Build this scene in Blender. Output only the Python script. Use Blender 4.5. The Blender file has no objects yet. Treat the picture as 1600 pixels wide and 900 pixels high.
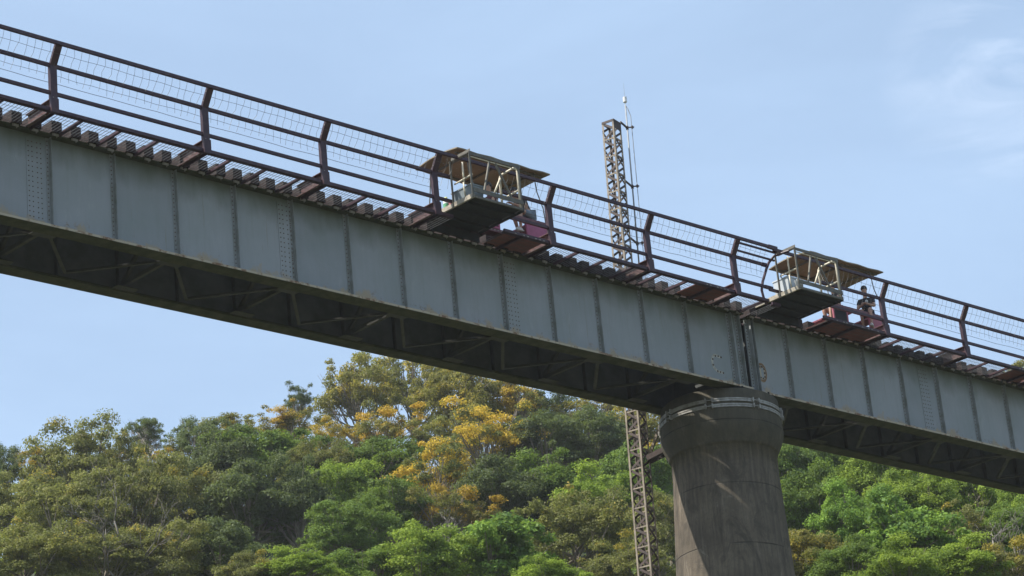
import bpy, bmesh, math, random
import numpy as np
from mathutils import Vector, Matrix
R = math.radians
S = bpy.context.scene
COL = S.collection
random.seed(7); rng = np.random.default_rng(11)

# ------------------------------------------------------------------ camera
H0 = 1.6
cam_r = Vector((0.99785728, 0.0251734, -0.06039171))
cam_u = Vector((0.06542827, -0.38392363, 0.92104386))
cam_f = Vector((0.0, 0.92302164, 0.38474803))
cd = bpy.data.cameras.new('camera'); cam = bpy.data.objects.new('camera', cd); COL.objects.link(cam)
cd.sensor_width = 36; cd.lens = 4108.75/1600*36; cd.clip_end = 6000; cd.clip_start = .2
M = Matrix((cam_r, cam_u, -cam_f)).transposed().to_4x4(); M.translation = (0, 0, H0)
cam.matrix_world = M; S.camera = cam

# ------------------------------------------------------------------ light
SUN_EL, SUN_AZ = 52.0, R(-106)      # azimuth measured from +Y towards +X
sd = Vector((math.sin(SUN_AZ)*math.cos(R(SUN_EL)), math.cos(SUN_AZ)*math.cos(R(SUN_EL)), math.sin(R(SUN_EL))))
w = bpy.data.worlds.new('World'); S.world = w; w.use_nodes = True
nt = w.node_tree; nt.nodes.clear()
def N(nt, t, **k):
    n = nt.nodes.new(t)
    for a, b in k.items():
        if hasattr(n, a): setattr(n, a, b)
    return n
def mixc(nt, fac, a, b, mode='MIX'):
    m = nt.nodes.new('ShaderNodeMix'); m.data_type = 'RGBA'; m.blend_type = mode
    for i, x in ((0, fac), (6, a), (7, b)):
        if hasattr(x, 'is_linked'): nt.links.new(x, m.inputs[i])
        else: m.inputs[i].default_value = x if i == 0 else (tuple(x)+(1,))[:4]
    return m.outputs[2]
def ramp(nt, x, a, b, lo=0., hi=1.):
    m = nt.nodes.new('ShaderNodeMapRange'); m.inputs[1].default_value = a; m.inputs[2].default_value = b
    m.inputs[3].default_value = lo; m.inputs[4].default_value = hi; m.clamp = True
    nt.links.new(x, m.inputs[0]); return m.outputs[0]
def mth(nt, op, a, b=0.):
    m = nt.nodes.new('ShaderNodeMath'); m.operation = op
    for i, x in ((0, a), (1, b)):
        if hasattr(x, 'is_linked'): nt.links.new(x, m.inputs[i])
        else: m.inputs[i].default_value = x
    return m.outputs[0]
def noise(nt, vec, scale, detail=4, rough=.55, dist=0.):
    n = nt.nodes.new('ShaderNodeTexNoise'); n.inputs['Scale'].default_value = scale; n.inputs['Detail'].default_value = detail
    n.inputs['Roughness'].default_value = rough; n.inputs['Distortion'].default_value = dist
    if vec is not None: nt.links.new(vec, n.inputs['Vector'])
    return n.outputs['Fac']
def mapping(nt, vec, sc):
    m = nt.nodes.new('ShaderNodeMapping'); m.inputs['Scale'].default_value = sc; nt.links.new(vec, m.inputs['Vector']); return m.outputs[0]
sky = N(nt, 'ShaderNodeTexSky'); sky.sky_type = 'NISHITA'; sky.sun_disc = False
sky.sun_elevation = R(SUN_EL); sky.sun_rotation = SUN_AZ; sky.air_density = 1.0; sky.dust_density = 1.2; sky.ozone_density = 1.3
tc = N(nt, 'ShaderNodeTexCoord')
cl = noise(nt, mapping(nt, tc.outputs['Generated'], (1.0, 1.3, 4.0)), 2.6, 7, .6, .6)
cf = ramp(nt, cl, .40, .90, .40, .56)
col = mixc(nt, cf, sky.outputs[0], (5.7, 7.65, 10.2))
nrm_ = nt.nodes.new('ShaderNodeVectorMath'); nrm_.operation = 'DOT_PRODUCT'; nt.links.new(tc.outputs['Generated'], nrm_.inputs[0])
wd_ = (cam_f*4108.75+cam_r*760-cam_u*(-330)).normalized(); nrm_.inputs[1].default_value = wd_
wisp = mth(nt, 'MULTIPLY', ramp(nt, nrm_.outputs['Value'], math.cos(R(2.6)), math.cos(R(.3))), ramp(nt, noise(nt, mapping(nt, tc.outputs['Generated'], (9, 9, 30)), 1.7, 7, .6, .8), .42, .7))
col = mixc(nt, mth(nt, 'MULTIPLY', wisp, .22), col, (9.6, 10.4, 11.6))
bg = N(nt, 'ShaderNodeBackground'); bg.inputs[1].default_value = .086
nt.links.new(col, bg.inputs[0])
wo = N(nt, 'ShaderNodeOutputWorld'); nt.links.new(bg.outputs[0], wo.inputs[0])
sl = bpy.data.lights.new('sun', 'SUN'); sun = bpy.data.objects.new('sun', sl); COL.objects.link(sun)
sl.energy = 4.8; sl.angle = R(.5); sl.color = (1, .95, .86)
sun.rotation_euler = sd.to_track_quat('Z', 'Y').to_euler(); sun.location = (0, 0, 80)
S.view_settings.view_transform = 'Standard'; S.view_settings.look = 'None'
S.view_settings.exposure = 0.72; S.view_settings.gamma = 1

# ------------------------------------------------------------------ materials
def newmat(name):
    m = bpy.data.materials.new(name); m.use_nodes = True
    t = m.node_tree; t.nodes.clear()
    o = t.nodes.new('ShaderNodeOutputMaterial'); p = t.nodes.new('ShaderNodeBsdfPrincipled')
    t.links.new(p.outputs[0], o.inputs[0]); return m, t, p, o
def plain(name, c, rough=.6, c2=None, sc=3., metal=0., bump=.0, lo=.4, hi=.65, det=5, spec=.4, stretch=(1,1,1)):
    m, t, p, o = newmat(name)
    tcn = t.nodes.new('ShaderNodeTexCoord'); vec = mapping(t, tcn.outputs['Object'], stretch)
    n = noise(t, vec, sc, det, .6)
    if c2 is None: c2 = tuple(x*.7 for x in c)
    t.links.new(mixc(t, ramp(t, n, lo, hi), c, c2), p.inputs['Base Color'])
    p.inputs['Roughness'].default_value = rough; p.inputs['Metallic'].default_value = metal
    p.inputs['Specular IOR Level'].default_value = spec
    if bump:
        b = t.nodes.new('ShaderNodeBump'); b.inputs['Strength'].default_value = bump; b.inputs['Distance'].default_value = .01
        t.links.new(noise(t, vec, sc*6, 4), b.inputs['Height']); t.links.new(b.outputs[0], p.inputs['Normal'])
    return m

def web_paint():
    m, t, p, o = newmat('blue_grey_girder_paint')
    tcn = t.nodes.new('ShaderNodeTexCoord'); ob = tcn.outputs['Object']
    sep = t.nodes.new('ShaderNodeSeparateXYZ'); t.links.new(ob, sep.inputs[0]); z = sep.outputs[2]
    big = noise(t, ob, .9, 4, .6); fine = noise(t, mapping(t, ob, (6, 6, .7)), 1.3, 6, .65)
    c = mixc(t, ramp(t, big, .3, .7), (.285, .298, .318), (.245, .268, .275))
    pn = t.nodes.new('ShaderNodeTexWhiteNoise'); pn.noise_dimensions = '1D'; t.links.new(mth(t, 'FLOOR', mth(t, 'DIVIDE', sep.outputs[0], 1.5931)), pn.inputs['W'])
    c = mixc(t, 1.0, c, mixc(t, pn.outputs['Value'], (.90, .91, .92), (1.07, 1.06, 1.06)), 'MULTIPLY')
    run = noise(t, mapping(t, ob, (14, 14, .45)), 1.0, 5, .7, .3); rg = noise(t, ob, .55, 3)
    c = mixc(t, mth(t, 'MULTIPLY', ramp(t, run, .60, .70, 0, .55), ramp(t, rg, .46, .62)), c, (.20, .165, .125))
    pal = noise(t, mapping(t, ob, (3, 3, 1.2)), 1.6, 7, .7, .5); c = mixc(t, ramp(t, pal, .60, .68, 0, .22), c, (.36, .37, .37))
    c = mixc(t, ramp(t, fine, .45, .8, 0, .35), c, (.19, .21, .19))
    # algae staining and painted-in deck shade along the top edge, rust wash along the bottom edge
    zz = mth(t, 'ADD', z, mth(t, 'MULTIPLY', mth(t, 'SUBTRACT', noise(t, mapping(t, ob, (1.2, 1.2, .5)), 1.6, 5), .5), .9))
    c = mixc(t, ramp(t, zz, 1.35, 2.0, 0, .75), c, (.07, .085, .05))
    rz = mth(t, 'SUBTRACT', z, mth(t, 'MULTIPLY', ramp(t, noise(t, mapping(t, ob, (1, 1, .6)), 2.2, 6, .7), .42, .75), .34))
    c = mixc(t, ramp(t, rz, .06, -.06, 0, .85), c, (.34, .27, .18))
    sp = noise(t, ob, 5.5, 6, .7)
    low = ramp(t, z, .35, 0., 0, 1)
    c = mixc(t, mth(t, 'MULTIPLY', ramp(t, sp, .6, .68), low), c, (.17, .085, .045))
    t.links.new(c, p.inputs['Base Color']); p.inputs['Roughness'].default_value = .62; p.inputs['Specular IOR Level'].default_value = .3
    b = t.nodes.new('ShaderNodeBump'); b.inputs['Strength'].default_value = .25; b.inputs['Distance'].default_value = .03
    t.links.new(big, b.inputs['Height']); t.links.new(b.outputs[0], p.inputs['Normal'])
    return m
def concrete():
    m, t, p, o = newmat('weathered_pier_concrete')
    tcn = t.nodes.new('ShaderNodeTexCoord'); ob = tcn.outputs['Object']
    sep = t.nodes.new('ShaderNodeSeparateXYZ'); t.links.new(ob, sep.inputs[0]); z = sep.outputs[2]
    big = noise(t, ob, .8, 5, .65); st = noise(t, mapping(t, ob, (5, 5, .28)), 1.1, 7, .7, .3); fine = noise(t, ob, 14, 6, .7)
    c = mixc(t, ramp(t, big, .35, .65), (.17, .14, .105), (.105, .088, .068))
    c = mixc(t, ramp(t, st, .42, .66, 0, .75), c, (.062, .052, .043))
    st2 = noise(t, mapping(t, ob, (9, 9, .4)), 1.0, 5, .6)
    c = mixc(t, ramp(t, st2, .57, .75, 0, .35), c, (.27, .23, .185))
    blot = noise(t, mapping(t, ob, (1.6, 1.6, .8)), 1.0, 8, .75, 1.2)
    c = mixc(t, ramp(t, blot, .5, .62, 0, .65), c, (.05, .045, .038))
    c = mixc(t, ramp(t, blot, .40, .33, 0, .45), c, (.27, .24, .20))
    c = mixc(t, ramp(t, fine, .5, .75, 0, .45), c, (.06, .053, .045))
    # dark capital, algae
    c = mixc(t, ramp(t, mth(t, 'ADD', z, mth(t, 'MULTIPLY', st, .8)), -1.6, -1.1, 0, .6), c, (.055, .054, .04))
    # pour joints: one dark line every 1.62 m
    fr = mth(t, 'FRACT', mth(t, 'ADD', mth(t, 'DIVIDE', mth(t, 'ADD', z, mth(t, 'MULTIPLY', fine, .03)), 1.62), 40.13))
    j = ramp(t, mth(t, 'ABSOLUTE', mth(t, 'SUBTRACT', fr, .5)), .013, .004, 0, 1)
    j = mth(t, 'MULTIPLY', j, ramp(t, noise(t, ob, .9, 3), .38, .55))
    c = mixc(t, mth(t, 'MULTIPLY', j, .8), c, (.03, .028, .025))
    # pits
    v = t.nodes.new('ShaderNodeTexVoronoi'); v.inputs['Scale'].default_value = 9; t.links.new(ob, v.inputs['Vector'])
    pit = mth(t, 'MULTIPLY', ramp(t, v.outputs['Distance'], .16, .08), ramp(t, noise(t, ob, .7, 3), .55, .65))
    c = mixc(t, mth(t, 'MULTIPLY', pit, .7), c, (.03, .03, .028))
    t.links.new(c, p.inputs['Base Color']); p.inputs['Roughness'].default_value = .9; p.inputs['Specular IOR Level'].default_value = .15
    b = t.nodes.new('ShaderNodeBump'); b.inputs['Strength'].default_value = .5; b.inputs['Distance'].default_value = .035
    hh = mth(t, 'SUBTRACT', mth(t, 'MULTIPLY', fine, .5), mth(t, 'ADD', j, pit)); t.links.new(hh, b.inputs['Height']); t.links.new(b.outputs[0], p.inputs['Normal'])
    return m
def leafmat(name, c1, c2, c3, f3=0., trans=.4):
    """c1/c2 vary from clump to clump, c3 is the blossom colour carried by a share f3 of the clumps"""
    m, t, p, o = newmat(name)
    at = t.nodes.new('ShaderNodeAttribute'); at.attribute_name = 'tone'; at.attribute_type = 'GEOMETRY'
    sp = t.nodes.new('ShaderNodeSeparateColor'); t.links.new(at.outputs['Color'], sp.inputs[0])
    oi = t.nodes.new('ShaderNodeObjectInfo')
    c = mixc(t, sp.outputs[0], c1, c2)
    if f3 > 0:
        k = mth(t, 'ADD', sp.outputs[1], mth(t, 'MULTIPLY', sp.outputs[2], .25))
        c = mixc(t, ramp(t, k, 1.10-f3, 1.18-f3, 0, .95), c, c3)
    dk = mixc(t, sp.outputs[2], (.72, .72, .72), (1.2, 1.2, 1.2)); c = mixc(t, 1.0, c, dk, 'MULTIPLY')
    ov = ramp(t, oi.outputs['Random'], 0, 1, .82, 1.15)
    hsv = t.nodes.new('ShaderNodeHueSaturation'); t.links.new(c, hsv.inputs['Color']); t.links.new(ov, hsv.inputs['Value'])
    hsv.inputs['Hue'].default_value = .5; c = hsv.outputs[0]
    t.links.new(c, p.inputs['Base Color']); p.inputs['Roughness'].default_value = .6; p.inputs['Specular IOR Level'].default_value = .2
    tr = t.nodes.new('ShaderNodeBsdfTranslucent'); t.links.new(mixc(t, .25, c, (.35, .45, .04)), tr.inputs[0])
    ms = t.nodes.new('ShaderNodeMixShader'); ms.inputs[0].default_value = trans
    t.links.new(p.outputs[0], ms.inputs[1]); t.links.new(tr.outputs[0], ms.inputs[2]); t.links.new(ms.outputs[0], o.inputs[0])
    return m

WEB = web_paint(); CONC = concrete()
MOSS = plain('mossy_flange_steel', (.055, .055, .030), .85, (.028, .032, .013), 3.5, lo=.38, hi=.6)
EDGE = plain('rust_streaked_flange_edge', (.42, .36, .27), .8, (.19, .11, .065), 5, lo=.5, hi=.64)
INNER = plain('shaded_inner_girder_paint', (.085, .09, .092), .8, (.055, .06, .055), 1.5)  # girder paint darkened to carry the shade between the girders
BRACE = plain('grimy_bracing_steel', (.055, .055, .05), .8, (.038, .038, .032), 4)
RIVET = plain('rusty_rivet_steel', (.055, .04, .035), .7, (.11, .07, .05), 9)
STIF = plain('stiffener_paint', (.235, .25, .255), .65, (.17, .18, .165), 3)
PURPLE = plain('dark_maroon_railing_paint', (.036, .014, .025), .5, (.07, .035, .035), 7, lo=.5, hi=.75)
BRKT = plain('faded_maroon_bracket_paint', (.085, .034, .033), .6, (.16, .11, .09), 6, lo=.5, hi=.7)
GALV = plain('galvanised_wire', (.10, .10, .105), .5)
TIMBER = plain('creosoted_sleeper', (.036, .020, .020), .85, (.018, .012, .012), 5, stretch=(3, .6, 3), bump=.3)
CLIP = plain('pale_zinc_clip', (.27, .25, .22), .55, (.15, .12, .10), 9)
RAILS = plain('running_rail_steel', (.16, .10, .075), .5, (.08, .05, .04), 6)
FLOORP = plain('rusty_red_floor_plate', (.19, .065, .055), .7, (.13, .05, .042), 4)
BLACK = plain('dark_platform_steel', (.02, .02, .021), .8, (.012, .013, .012), 2.5)
BEIGE = plain('cream_pipe_paint', (.62, .56, .43), .5, (.42, .37, .28), 8, lo=.5, hi=.75)
OLIVE = plain('olive_grey_angle_paint', (.13, .12, .095), .6, (.085, .075, .06), 7)
PLANK = plain('pale_edge_beam', (.42, .37, .29), .7, (.22, .19, .15), 6)
MAST = plain('weathered_mast_angle', (.27, .225, .17), .6, (.15, .12, .09), 5)
MASTD = plain('dark_mast_lacing', (.07, .045, .038), .65, (.04, .03, .026), 8)
CONDUIT = plain('grey_conduit', (.30, .32, .34), .45)
WHITE = plain('white_plastic', (.72, .72, .70), .4, (.6, .6, .58), 5)
BAND = plain('galvanised_band', (.33, .32, .30), .55, (.19, .18, .165), 7, metal=.2)
MAGENTA = plain('magenta_cart_panel', (.38, .085, .17), .45, (.30, .07, .13), 4)
REDP = plain('dull_red_cart_panel', (.38, .10, .135), .5, (.30, .08, .10), 4)
CARTF = plain('maroon_cart_frame', (.13, .045, .055), .5, (.19, .10, .09), 8, lo=.5, hi=.7)
GREYBOX = plain('grey_translucent_crate', (.20, .23, .24), .4, (.16, .18, .19), 3)
TANK = plain('pale_grey_tank', (.52, .55, .57), .4, (.42, .45, .47), 3)
SKIN = plain('skin', (.42, .25, .17), .6, (.36, .20, .14), 6)
HAIRM = plain('black_hair', (.02, .018, .017), .6)
BTEE = plain('black_cotton', (.022, .022, .026), .85)
PRINT = plain('pale_shirt_print', (.55, .55, .53), .8)
GSHORT = plain('grey_shorts_cloth', (.17, .20, .23), .85, (.13, .16, .19), 8)
NAVY = plain('dark_trousers_cloth', (.03, .032, .04), .85)
SHOE = plain('white_shoe', (.68, .66, .62), .6)
WHTEE = plain('maroon_shirt_cloth', (.10, .035, .04), .85)
DEADWOOD = plain('grey_dead_wood', (.20, .18, .15), .9, (.12, .105, .085), 6)
BARK = plain('grey_brown_bark', (.25, .215, .175), .9, (.14, .115, .09), 6, stretch=(3, 3, .6))
def canopymat():
    m, t, p, o = newmat('tan_fibreglass_canopy')
    tcn = t.nodes.new('ShaderNodeTexCoord'); ob = tcn.outputs['Object']
    c = mixc(t, ramp(t, noise(t, ob, 1.4, 5), .4, .65), (.30, .25, .17), (.19, .155, .105))
    t.links.new(c, p.inputs['Base Color']); p.inputs['Roughness'].default_value = .6
    tr = t.nodes.new('ShaderNodeBsdfTranslucent'); tr.inputs[0].default_value = (.50, .32, .12, 1)
    ms = t.nodes.new('ShaderNodeMixShader'); ms.inputs[0].default_value = .10
    t.links.new(p.outputs[0], ms.inputs[1]); t.links.new(tr.outputs[0], ms.inputs[2]); t.links.new(ms.outputs[0], o.inputs[0])
    return m
CANOPY = canopymat()

# ------------------------------------------------------------------ mesh helpers
class MB:
    def __init__(s): s.v = []; s.f = []; s.m = []; s.mi = 0
    def add(s, vs, fs):
        o = len(s.v); s.v += [tuple(x) for x in vs]; s.f += [tuple(i+o for i in f) for f in fs]; s.m += [s.mi]*len(fs); return s
    def box(s, a0, a1, b0, b1, c0, c1):
        vs = [(a, b, c) for a in (a0, a1) for b in (b0, b1) for c in (c0, c1)]
        return s.add(vs, [(0, 1, 3, 2), (4, 6, 7, 5), (0, 4, 5, 1), (2, 3, 7, 6), (0, 2, 6, 4), (1, 5, 7, 3)])
    def bar(s, p, q, w, h=None, up=(0, 0, 1)):
        h = w if h is None else h; p = Vector(p); q = Vector(q); d = (q-p).normalized(); up = Vector(up)
        if abs(d.dot(up)) > .97: up = Vector((0, 1, 0)) if abs(d.y) < .9 else Vector((1, 0, 0))
        x = d.cross(up).normalized(); y = x.cross(d).normalized(); vs = []
        for c in (p, q):
            for i, j in ((-1, -1), (1, -1), (1, 1), (-1, 1)): vs.append(c+x*w/2*i+y*h/2*j)
        return s.add(vs, [(0, 3, 2, 1), (4, 5, 6, 7), (0, 1, 5, 4), (1, 2, 6, 5), (2, 3, 7, 6), (3, 0, 4, 7)])
    def angle(s, p, q, w, t=.012, up=(0, 0, 1), side=1):
        """an L-section angle"""
        p = Vector(p); q = Vector(q); d = (q-p).normalized(); up = Vector(up)
        if abs(d.dot(up)) > .97: up = Vector((0, 1, 0))
        x = d.cross(up).normalized()*side; y = (up-d*d.dot(up)).normalized()
        s.bar(p+x*w/2, q+x*w/2, w, t, y); s.bar(p+y*(w/2+t*.55), q+y*(w/2+t*.55), t, w, y); return s
    def tube(s, pts, r, n=6, cap=True):
        pts = [Vector(p) for p in pts]; rs = r if isinstance(r, (list, tuple)) else [r]*len(pts); vs = []; fs = []
        up = Vector((0.13, .21, 1)).normalized()
        for i, p in enumerate(pts):
            d = (pts[min(i+1, len(pts)-1)]-pts[max(i-1, 0)]).normalized()
            if abs(d.dot(up)) > .95: up = Vector((1, .1, .05)).normalized()
            x = d.cross(up).normalized(); y = x.cross(d).normalized()
            for k in range(n):
                a = 2*math.pi*k/n; vs.append(p+(x*math.cos(a)+y*math.sin(a))*rs[i])
        for i in range(len(pts)-1):
            for k in range(n): fs.append((i*n+k, i*n+(k+1) % n, (i+1)*n+(k+1) % n, (i+1)*n+k))
        if cap: fs.append(tuple(range(n))[::-1]); fs.append(tuple((len(pts)-1)*n+k for k in range(n)))
        return s.add(vs, fs)
    def lathe(s, prof, n=48, cx=0, cy=0, a0=0., a1=2*math.pi):
        full = abs(a1-a0-2*math.pi) < 1e-6; vs = []; fs = []; m = n if full else n+1
        for r, z in prof:
            for k in range(m):
                a = a0+(a1-a0)*k/n; vs.append((cx+r*math.cos(a), cy+r*math.sin(a), z))
        for i in range(len(prof)-1):
            for k in range(n): fs.append((i*m+k, i*m+(k+1) % m, (i+1)*m+(k+1) % m, (i+1)*m+k))
        return s.add(vs, fs)
    def dome(s, c, r, axis, n=6):
        """rivet head: low dome on a face, axis = outward"""
        c = Vector(c); d = Vector(axis).normalized(); x = d.orthogonal().normalized(); y = d.cross(x); vs = []
        for rr, hh in ((1, 0), (.62, .5)):
            for k in range(n): a = 2*math.pi*k/n; vs.append(c+(x*math.cos(a)+y*math.sin(a))*r*rr+d*r*hh)
        fs = [(k, (k+1) % n, n+(k+1) % n, n+k) for k in range(n)]+[tuple(n+k for k in range(n))]
        return s.add(vs, fs)
    def ball(s, c, r, n=10, m=7, sc=(1, 1, 1)):
        vs = [(c[0], c[1], c[2]-r*sc[2])]; fs = []
        for i in range(1, m):
            ph = -math.pi/2+math.pi*i/m
            for k in range(n):
                a = 2*math.pi*k/n; vs.append((c[0]+r*sc[0]*math.cos(ph)*math.cos(a), c[1]+r*sc[1]*math.cos(ph)*math.sin(a), c[2]+r*sc[2]*math.sin(ph)))
        vs.append((c[0], c[1], c[2]+r*sc[2])); T = len(vs)-1
        for k in range(n): fs.append((0, 1+(k+1) % n, 1+k)); fs.append((T, T-n+k, T-n+(k+1) % n))
        for i in range(m-2):
            for k in range(n): a = 1+i*n; fs.append((a+k, a+(k+1) % n, a+n+(k+1) % n, a+n+k))
        return s.add(vs, fs)
    def build(s, name, mats, parent=None, smooth=False):
        me = bpy.data.meshes.new(name); me.from_pydata(s.v, [], s.f)
        mats = mats if isinstance(mats, (list, tuple)) else [mats]
        for m in mats: me.materials.append(m)
        if len(mats) > 1: me.polygons.foreach_set('material_index', s.m)
        if smooth: me.polygons.foreach_set('use_smooth', [True]*len(me.polygons))
        me.update(); o = bpy.data.objects.new(name, me); COL.objects.link(o)
        if parent is not None: o.parent = parent
        return o
def tag(o, label=None, cat=None, group=None, kind=None):
    if label: o['label'] = label
    if cat: o['category'] = cat
    if group: o['group'] = group
    if kind: o['kind'] = kind
    return o
def thing(name, label, cat, mat=None, group=None):
    o = bpy.data.objects.new(name, None); COL.objects.link(o); o.empty_display_size = .2
    if mat is not None: o.matrix_world = mat
    return tag(o, label, cat, group)
def kids(o): return [c for c in bpy.data.objects if c.parent == o]
def copy_tree(o, parent=None):
    c = o.copy(); COL.objects.link(c)
    if parent is not None: c.parent = parent
    for ch in kids(o): copy_tree(ch, c)
    return c

# ------------------------------------------------------------------ bridge frames (x along the deck, y across, away from viewer, z up from girder foot)
def frame(o, u, n, v):
    m = Matrix((Vector(u), Vector(n), Vector(v))).transposed().to_4x4(); m.translation = Vector(o)+Vector((0, 0, H0)); return m
F1 = frame((-9.26786, 48.90881, 22.42146), (.71759291, .6951667, .04246974), (-.69579448, .71824094, 0), (-.0305035, -.02955021, .99909775))
F2 = frame((5.99381, 63.69353, 23.27963), (.72247456, .69027709, .03934517), (-.690812, .72303443, 0), (-.02844791, -.02718011, .99922568))
T = Matrix.Translation
GEND = 21.22

# ------------------------------------------------------------------ terrain
def smooth(x, a, b): 
    t = min(1, max(0, (x-a)/(b-a))); return t*t*(3-2*t)
def ground(x, y):
    r = math.hypot(x, y); az = math.degrees(math.atan2(x, y))
    base = 4*smooth(r, 55, 85)
    hill = 28.5+(r-112)*.60-az*.22
    cr = np.interp(az, [-40, -14, -11, -7, -5, -3, 0, 4, 11, 30], [32, 44, 46.5, 49, 52, 56, 57, 56, 56, 60])
    k = 3.0; hill = -k*math.log(math.exp(-hill/k)+math.exp(-cr/k)) if hill < 200 else cr
    if r > 190: hill -= (r-190)*.25
    if y < 0: hill = -50
    k = 2.5; m = max(base, hill); g = m+k*math.log(math.exp((base-m)/k)+math.exp((hill-m)/k))
    if g < 7: pass
    return g+.6*math.sin(x*.21)*math.cos(y*.17)*smooth(r, 60, 100)-k*math.log(2)*(1-smooth(r, 50, 80))*0
mb = MB()
rad = [0, 8, 16, 25, 35, 45, 55]+list(range(60, 215, 4))+[230, 260, 300, 400, 600, 1000, 2000, 4000]
NA = 180
for r in rad:
    for k in range(NA):
        # finer towards the hillside in front
        a = -math.pi+2*math.pi*k/NA; a = a-.72*math.sin(a)
        x, y = r*math.sin(a), r*math.cos(a)
        mb.v.append((x, y, ground(x, y) if r < 600 else 0.))
for i in range(len(rad)-1):
    for k in range(NA): mb.f.append((i*NA+k, i*NA+(k+1) % NA, (i+1)*NA+(k+1) % NA, (i+1)*NA+k)); mb.m.append(0)
SOIL, t_, p_, o_ = newmat('grass_and_soil')
tc_ = t_.nodes.new('ShaderNodeTexCoord'); sp_ = t_.nodes.new('ShaderNodeSeparateXYZ'); t_.links.new(tc_.outputs['Object'], sp_.inputs[0])
gr_ = mixc(t_, ramp(t_, noise(t_, tc_.outputs['Object'], .25, 6), .35, .65), (.055, .075, .03), (.10, .09, .055))
t_.links.new(mixc(t_, ramp(t_, sp_.outputs[2], 9, 16), gr_, (.04, .05, .02)), p_.inputs['Base Color']); p_.inputs['Roughness'].default_value = .95
tag(mb.build('hillside_ground', SOIL, smooth=True), kind='structure')

# ------------------------------------------------------------------ pier
AX = F1 @ Vector((21.32, 1.22, 0)); PM = T(AX)
pier = thing('bridge_pier', 'tall round concrete pier with flared head and steel bands, carrying the girder ends', 'bridge pier', PM)
prof = [(0.02, -.16), (1.50, -.16), (1.535, -.19), (1.56, -.5), (1.60, -.95), (1.592, -1.10), (1.56, -1.22), (1.505, -1.36), (1.43, -1.52), (1.395, -1.60), (1.372, -1.605), (1.372, -2.12)]
zb = -(AX.z)-.5
for k in range(1, 30):
    z = -2.12+(zb+2.12)*k/29; prof.append((1.372+(-2.12-z)*.050, z))
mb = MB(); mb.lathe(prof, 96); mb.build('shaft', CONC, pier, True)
for zc in (-.50, -.66):
    mb = MB()
    for k in range(8):
        a0 = k*math.pi/4+.55; rr = 1.56+(-zc-.5)*.09
        mb.lathe([(rr+.004, zc-.045), (rr+.03, zc-.045), (rr+.03, zc-.012), (rr+.018, zc-.006), (rr+.018, zc+.006), (rr+.03, zc+.012), (rr+.03, zc+.045), (rr+.004, zc+.045)], 14, 0, 0, a0+.05, a0+math.pi/4-.05)
    mb.build('steel_band', BAND, pier)
for k in range(8):
    a = k*math.pi/4+.55; mb = MB()
    for zc in (-.50, -.66):
        rr = 1.575+(-zc-.5)*.09
        for da in (-.055, .055):
            c = Vector((math.cos(a+da), math.sin(a+da), 0)); mb.bar(c*(rr)+Vector((0, 0, zc-.06)), c*(rr)+Vector((0, 0, zc+.06)), .035, .13, c)
        t = Vector((-math.sin(a), math.cos(a), 0)); c = Vector((math.cos(a), math.sin(a), 0))*(rr+.035)+Vector((0, 0, zc)); mb.tube([c-t*.13, c+t*.13], .012, 6)
    mb.build('band_clamp', BAND, pier)
Mi = PM.inverted() @ F1
for s_, b_ in ((GEND-.45, .11), (GEND-.45, 2.34), (GEND+.55, .11), (GEND+.55, 2.34)):
    c = Mi @ Vector((s_, b_, -.11)); MB().box(c.x-.18, c.x+.18, c.y-.18, c.y+.18, -.16, c.z+.045).build('bearing', BLACK, pier)

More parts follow.
